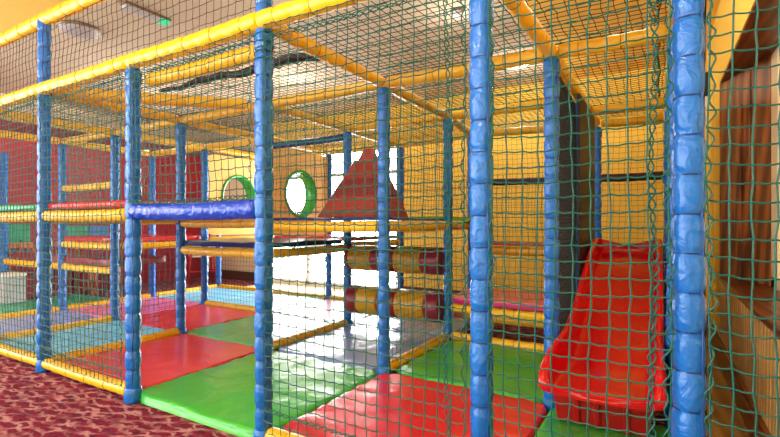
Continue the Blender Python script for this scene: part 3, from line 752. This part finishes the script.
# ------------------------------------------------------------------ slide
sl = empty('slide', (-0.24, 2.45, 0.0)); tag(sl, 'glossy red plastic slide standing on the green mat', 'slide')
st = [ # y, bed z, wall top z, left x, right x
 (2.42, .296, .330, -.536, .020), (2.435, .314, .358, -.543, .026), (2.46, .322, .398, -.547, .028), (2.52, .322, .440, -.547, .028), (2.62, .322, .470, -.542, .026), (2.74, .325, .490, -.534, .024),
 (2.85, .335, .505, -.522, .022), (3.02, .382, .525, -.518, .02), (3.2, .420, .565, -.518, .02), (3.39, .475, .63, -.518, .02), (3.62, .55, .735, -.518, .02), (3.86, .655, .855, -.518, .02),
 (4.1, .755, .945, -.518, .02), (4.3, .83, 1.0, -.518, .02), (4.46, .875, 1.03, -.518, .02), (4.58, .89, 1.03, -.518, .02)]
vs = []; fs = []
for (yy, zb, zt, xl, xr) in st:
    w = 0.048
    prof = [(xl, zb-0.028), (xl-0.002, (zb+zt)/2), (xl, zt-0.016), (xl+0.012, zt-0.003), (xl+w*.5, zt), (xl+w*.85, zt-0.008), (xl+w, zt-0.025), (xl+w+0.010, zb+0.028), (xl+w+0.024, zb+0.006), (xl+w+0.06, zb),
            ((xl+xr)/2, zb+0.001),
            (xr-w-0.06, zb), (xr-w-0.024, zb+0.006), (xr-w-0.010, zb+0.028), (xr-w, zt-0.025), (xr-w*.85, zt-0.008), (xr-w*.5, zt), (xr-0.012, zt-0.003), (xr, zt-0.016), (xr+0.002, (zb+zt)/2), (xr, zb-0.028)]
    for (x, z) in prof: vs.append((x, yy, z))
q = len(prof)
for i in range(len(st)-1):
    for k in range(q):
        k2 = (k+1) % q; fs.append((i*q+k, (i+1)*q+k, (i+1)*q+k2, i*q+k2))
fs.append(tuple(range(q))); fs.append(tuple((len(st)-1)*q+k for k in range(q-1, -1, -1)))
m_ = MB(); m_.add(vs, fs); o = m_.build('chute', M['slide'], sl, True); o.location = -sl.location
sb = o.modifiers.new('sub', 'SUBSURF'); sb.levels = 1; sb.render_levels = 2
m_ = MB(); m_.add([(-.49,2.66,.069),(-.05,2.66,.069),(-.04,3.15,.069),(-.50,3.15,.069),(-.51,2.60,.30),(-.02,2.60,.30),(-.02,3.15,.335),(-.51,3.15,.335)],
           [(0,3,2,1),(4,5,6,7),(0,1,5,4),(1,2,6,5),(2,3,7,6),(3,0,4,7)])
for x in (-.40, -.30, -.16): m_.add([(x,2.645,.07),(x+.03,2.645,.07),(x+.03,2.80,.07),(x,2.80,.07),(x,2.588,.29),(x+.03,2.588,.29),(x+.03,2.73,.29),(x,2.73,.29)], [(0,3,2,1),(4,5,6,7),(0,1,5,4),(1,2,6,5),(2,3,7,6),(3,0,4,7)])
o = m_.build('support_box', M['slidedark'], sl, bevel=0.008); o.location = -sl.location
# black screen beside the slide
m_ = MB(); m_.box(-0.012, 0.012, -0.46, 0.46, 0.0, 2.05)
o = m_.build('side_screen', M['black'], None, loc=(-0.534, 4.20, 0.10), bevel=0.006); tag(o, 'black screen hanging behind the left side of the slide', 'screen')
o.location.x = -0.534

# ------------------------------------------------------------------ ceiling fittings
def dish(x, y, R, label, glow):
    r = empty('ceiling_lamp', (x, y, 3.1)); tag(r, label, 'lamp', 'round ceiling lamps')
    m_ = MB(); m_.lathe([(R*.96, -0.03), (R*1.02, -0.022), (R*1.02, -0.004), (R*.9, 0.0)], 32); m_.build('rim', M['chrome'], r, True)
    m_ = MB(); m_.lathe([(0.02, -0.075), (R*.4, -0.071), (R*.75, -0.055), (R*.95, -0.031), (R*.95, -0.02)], 32); m_.build('diffuser', M['lampglow' if glow else 'lampdim'], r, True)
dish(-4.98, 2.36, 0.19, 'round ceiling lamp at upper left behind the guard net', False)
dish(-1.59, 3.9, 0.06, 'small round ceiling lamp at the top above the large middle post', False)
dish(-1.48, 5.53, 0.15, 'bright ceiling lamp glowing above the roof beam by the slide post', True)
em = empty('emergency_light', (-4.05, 2.48, 3.1)); tag(em, 'long emergency light on the ceiling with a green end', 'lamp')
m_ = MB(); m_.box(-0.05, 0.05, -0.22, 0.22, -0.02, 0); m_.build('base', M['chrome'], em, bevel=0.005)
m_ = MB(); m_.box(-0.045, 0.045, -0.21, 0.12, -0.055, -0.02); m_.build('cover', M['lampdim'], em, bevel=0.01)
m_ = MB(); m_.box(-0.045, 0.045, 0.12, 0.21, -0.055, -0.02); m_.build('indicator', M['greenglow'], em, bevel=0.01)
ws = empty('wall_sensor', (0.45, 6.0, 2.42)); tag(ws, 'black wall sensor with white lower part on the right yellow wall', 'sensor')
m_ = MB(); m_.box(-0.06, 0, -0.06, 0.06, 0.10, 0.36); m_.build('housing', M['blackplastic'], ws, bevel=0.015)
m_ = MB(); m_.box(-0.05, 0, -0.05, 0.05, -0.02, 0.10); m_.build('lens', M['white'], ws, bevel=0.01)

# ------------------------------------------------------------------ left background
def chair(x, y, rz, label):
    r = empty('wooden_chair', (x, y, 0), rz); tag(r, label, 'chair', 'wooden chairs by the maroon wall')
    w = 0.2
    for sx in (-1, 1):
        m_ = MB(); m_.tube([(sx*w, -0.19, 0), (sx*w*.95, -0.17, 0.44)], 0.02, 8); m_.build('leg', M['chairwood'], r, True)
        m_ = MB(); m_.tube([(sx*w, 0.21, 0), (sx*w*.95, 0.18, 0.44), (sx*w*.92, 0.23, 0.86)], 0.02, 8); m_.build('leg', M['chairwood'], r, True)
        m_ = MB(); m_.tube([(sx*w*.98, -0.18, 0.2), (sx*w*.98, 0.2, 0.2)], 0.012, 6); m_.build('stretcher', M['chairwood'], r, True)
    m_ = MB(); m_.box(-0.21, 0.21, -0.21, 0.2, 0.43, 0.47); m_.build('seat', M['maroon'], r, bevel=0.012)
    m_ = MB(); m_.box(-0.18, 0.18, 0.205, 0.23, 0.78, 0.86); m_.build('top_rail', M['chairwood'], r, bevel=0.01)
    for k in range(4):
        m_ = MB(); x_ = -0.12+0.08*k; m_.tube([(x_, 0.185, 0.46), (x_, 0.215, 0.8)], 0.009, 6); m_.build('spindle', M['chairwood'], r, True)
chair(-8.19, 3.76, math.radians(92), 'wooden chair by the maroon wall, behind the low maroon deck, left one of the pair')
chair(-8.19, 4.24, math.radians(88), 'wooden chair by the maroon wall, right one of the pair, toward the corner')
chair(-8.12, 3.12, math.radians(90), 'wooden chair by the maroon wall near the left edge, below the teal board')
gb = empty('storage_box', (-7.72, 2.75, 0.07), 0.2); tag(gb, 'pale grey box on the deep green mat at the left edge', 'box')
m_ = MB(); m_.box(-0.16, 0.16, -0.14, 0.14, 0, 0.36); m_.build('body', M['lampdim'], gb, bevel=0.01)
m_ = MB(); m_.box(-0.17, 0.17, -0.15, 0.15, 0.36, 0.40); m_.build('lid', M['white'], gb, bevel=0.01)
# red ladder-backed high chair
hc = empty('high_chair', (-7.75, 5.85, 0), math.radians(60)); tag(hc, 'red and white high chair before the maroon wall corner', 'high chair')
for sx in (-1, 1):
    for sy in (-1, 1):
        m_ = MB(); m_.tube([(sx*0.25, sy*0.25, 0), (sx*0.18, sy*0.17, 0.95 if sy > 0 else 0.72)], 0.02, 8); m_.build('leg', M['redpaint'], hc, True)
m_ = MB(); m_.box(-0.2, 0.2, -0.19, 0.19, 0.50, 0.54); m_.build('seat', M['white'], hc, bevel=0.01)
m_ = MB(); m_.box(-0.24, 0.24, -0.36, -0.12, 0.70, 0.73); m_.build('tray', M['white'], hc, bevel=0.01)
for k in range(3):
    m_ = MB(); m_.box(-0.19, 0.19, 0.165, 0.185, 0.62+0.11*k, 0.67+0.11*k); m_.build('back_slat', M['white'], hc, bevel=0.005)
m_ = MB(); m_.box(-0.22, 0.22, -0.25, -0.2, 0.22, 0.25); m_.build('footrest', M['redpaint'], hc, bevel=0.005)
pp = empty('activity_board', (-8.45, 3.1, 0.70)); tag(pp, 'teal play panel with orange and blue squares on the maroon wall', 'activity board')
m_ = MB(); m_.box(0, 0.03, -0.19, 0.19, 0, 0.44); m_.build('board', M['tealpaint'], pp, bevel=0.005)
m_ = MB(); m_.box(0.03, 0.045, -0.08, 0.16, 0.0, 0.16); m_.build('orange_tile', M['orangepaint'], pp, bevel=0.003)
for y_ in (-0.04, 0.10):
    m_ = MB(); m_.box(0.045, 0.055, y_-0.03, y_+0.04, 0.01, 0.08); m_.build('blue_tile', M['bluepaint'], pp, bevel=0.003)
m_ = MB(); m_.tube([(0.05, 0.02, 0.02), (0.09, 0.05, 0.2)], 0.012, 8); m_.build('lever', M['blackplastic'], pp, True)
pq = empty('activity_board', (-8.45, 4.13, 0.93)); tag(pq, 'long green and blue play panel on the maroon wall', 'activity board')
m_ = MB(); m_.box(0, 0.03, -0.34, 0.0, 0, 0.18); m_.build('green_board', M['tealpaint'], pq, bevel=0.005)
m_ = MB(); m_.box(0, 0.03, 0.02, 0.34, 0, 0.18); m_.build('blue_board', M['bluepaint'], pq, bevel=0.005)

# ------------------------------------------------------------------ light
w = bpy.data.worlds.new('daylight'); S.world = w; w.use_nodes = True
nt = w.node_tree; bg = nt.nodes['Background']
tc = nt.nodes.new('ShaderNodeTexCoord'); 
# daylight: bright sky beyond the glazed doors, bright window side at the front left, dimmer elsewhere
def lobe(d, lo, hi, amp):
    v = nt.nodes.new('ShaderNodeVectorMath'); v.operation = 'DOT_PRODUCT'; v.inputs[1].default_value = Vector(d).normalized()
    nt.links.new(tc.outputs['Generated'], v.inputs[0])
    m_ = nt.nodes.new('ShaderNodeMapRange'); m_.inputs['From Min'].default_value = lo; m_.inputs['From Max'].default_value = hi
    m_.inputs['To Min'].default_value = 0; m_.inputs['To Max'].default_value = amp
    nt.links.new(v.outputs['Value'], m_.inputs['Value']); return m_
a1, a2, a3 = lobe((0, 1, 0), 0.3, 0.8, 15), lobe((-0.85, -0.5, 0.1), 0.45, 0.9, 4.5), lobe((1, 0, 0), 0.3, 0.8, 3)
s1 = nt.nodes.new('ShaderNodeMath'); s2 = nt.nodes.new('ShaderNodeMath'); s3 = nt.nodes.new('ShaderNodeMath')
nt.links.new(a1.outputs[0], s1.inputs[0]); nt.links.new(a2.outputs[0], s1.inputs[1]); nt.links.new(s1.outputs[0], s2.inputs[0]); nt.links.new(a3.outputs[0], s2.inputs[1])
nt.links.new(s2.outputs[0], s3.inputs[0]); s3.inputs[1].default_value = 2.1
nt.links.new(s3.outputs[0], bg.inputs['Strength'])
bg.inputs['Color'].default_value = (1.0, 0.98, 0.95, 1)

def area(name, loc, rot, sx, sy, e, col):
    l = bpy.data.lights.new(name, 'AREA'); l.shape = 'RECTANGLE'; l.size = sx; l.size_y = sy; l.energy = e; l.color = col
    o = bpy.data.objects.new(name, l); COL.objects.link(o); o.location = loc; o.rotation_euler = rot; return o
warm = (1, 0.95, 0.88)
def lamp_or_fill(x, y, z, e, r=0.12):
    l = bpy.data.lights.new('lamp_or_fill_light', 'POINT'); l.energy = e; l.color = warm; l.shadow_soft_size = r
    o = bpy.data.objects.new('lamp_or_fill_light', l); COL.objects.link(o); o.location = (x, y, z)
for x, y, z, e in ((-1.48, 5.53, 2.75, 18), (-5.9, 3.4, 2.75, 8), (-1.59, 3.9, 2.8, 10), (-3.0, 0.0, 2.6, 60), (-0.9, 0.4, 2.6, 36), (-6.2, 0.0, 2.6, 50), (-6.8, 4.4, 2.75, 24), (-0.2, 3.4, 2.8, 9), (-4.2, 4.6, 2.8, 14), (-2.4, 2.5, 2.75, 14)):  # apart from those at ceiling lamps, unseen fill lights added to brighten the room
    lamp_or_fill(x, y, z, e)

# ------------------------------------------------------------------ camera
cam = bpy.data.cameras.new('camera'); co = bpy.data.objects.new('camera', cam); COL.objects.link(co); S.camera = co
cam.sensor_width = 36; cam.lens = 36*458/780
co.location = (0, 0, 1.16); co.rotation_euler = (PI/2, 0, math.radians(30.5))
cam.shift_y = (223-218.5)/780
cam.clip_start = 0.05
S.view_settings.view_transform = 'Standard'; S.view_settings.look = 'None'; S.view_settings.gamma = 1; S.view_settings.use_curve_mapping = False
S.view_settings.exposure = 0.08
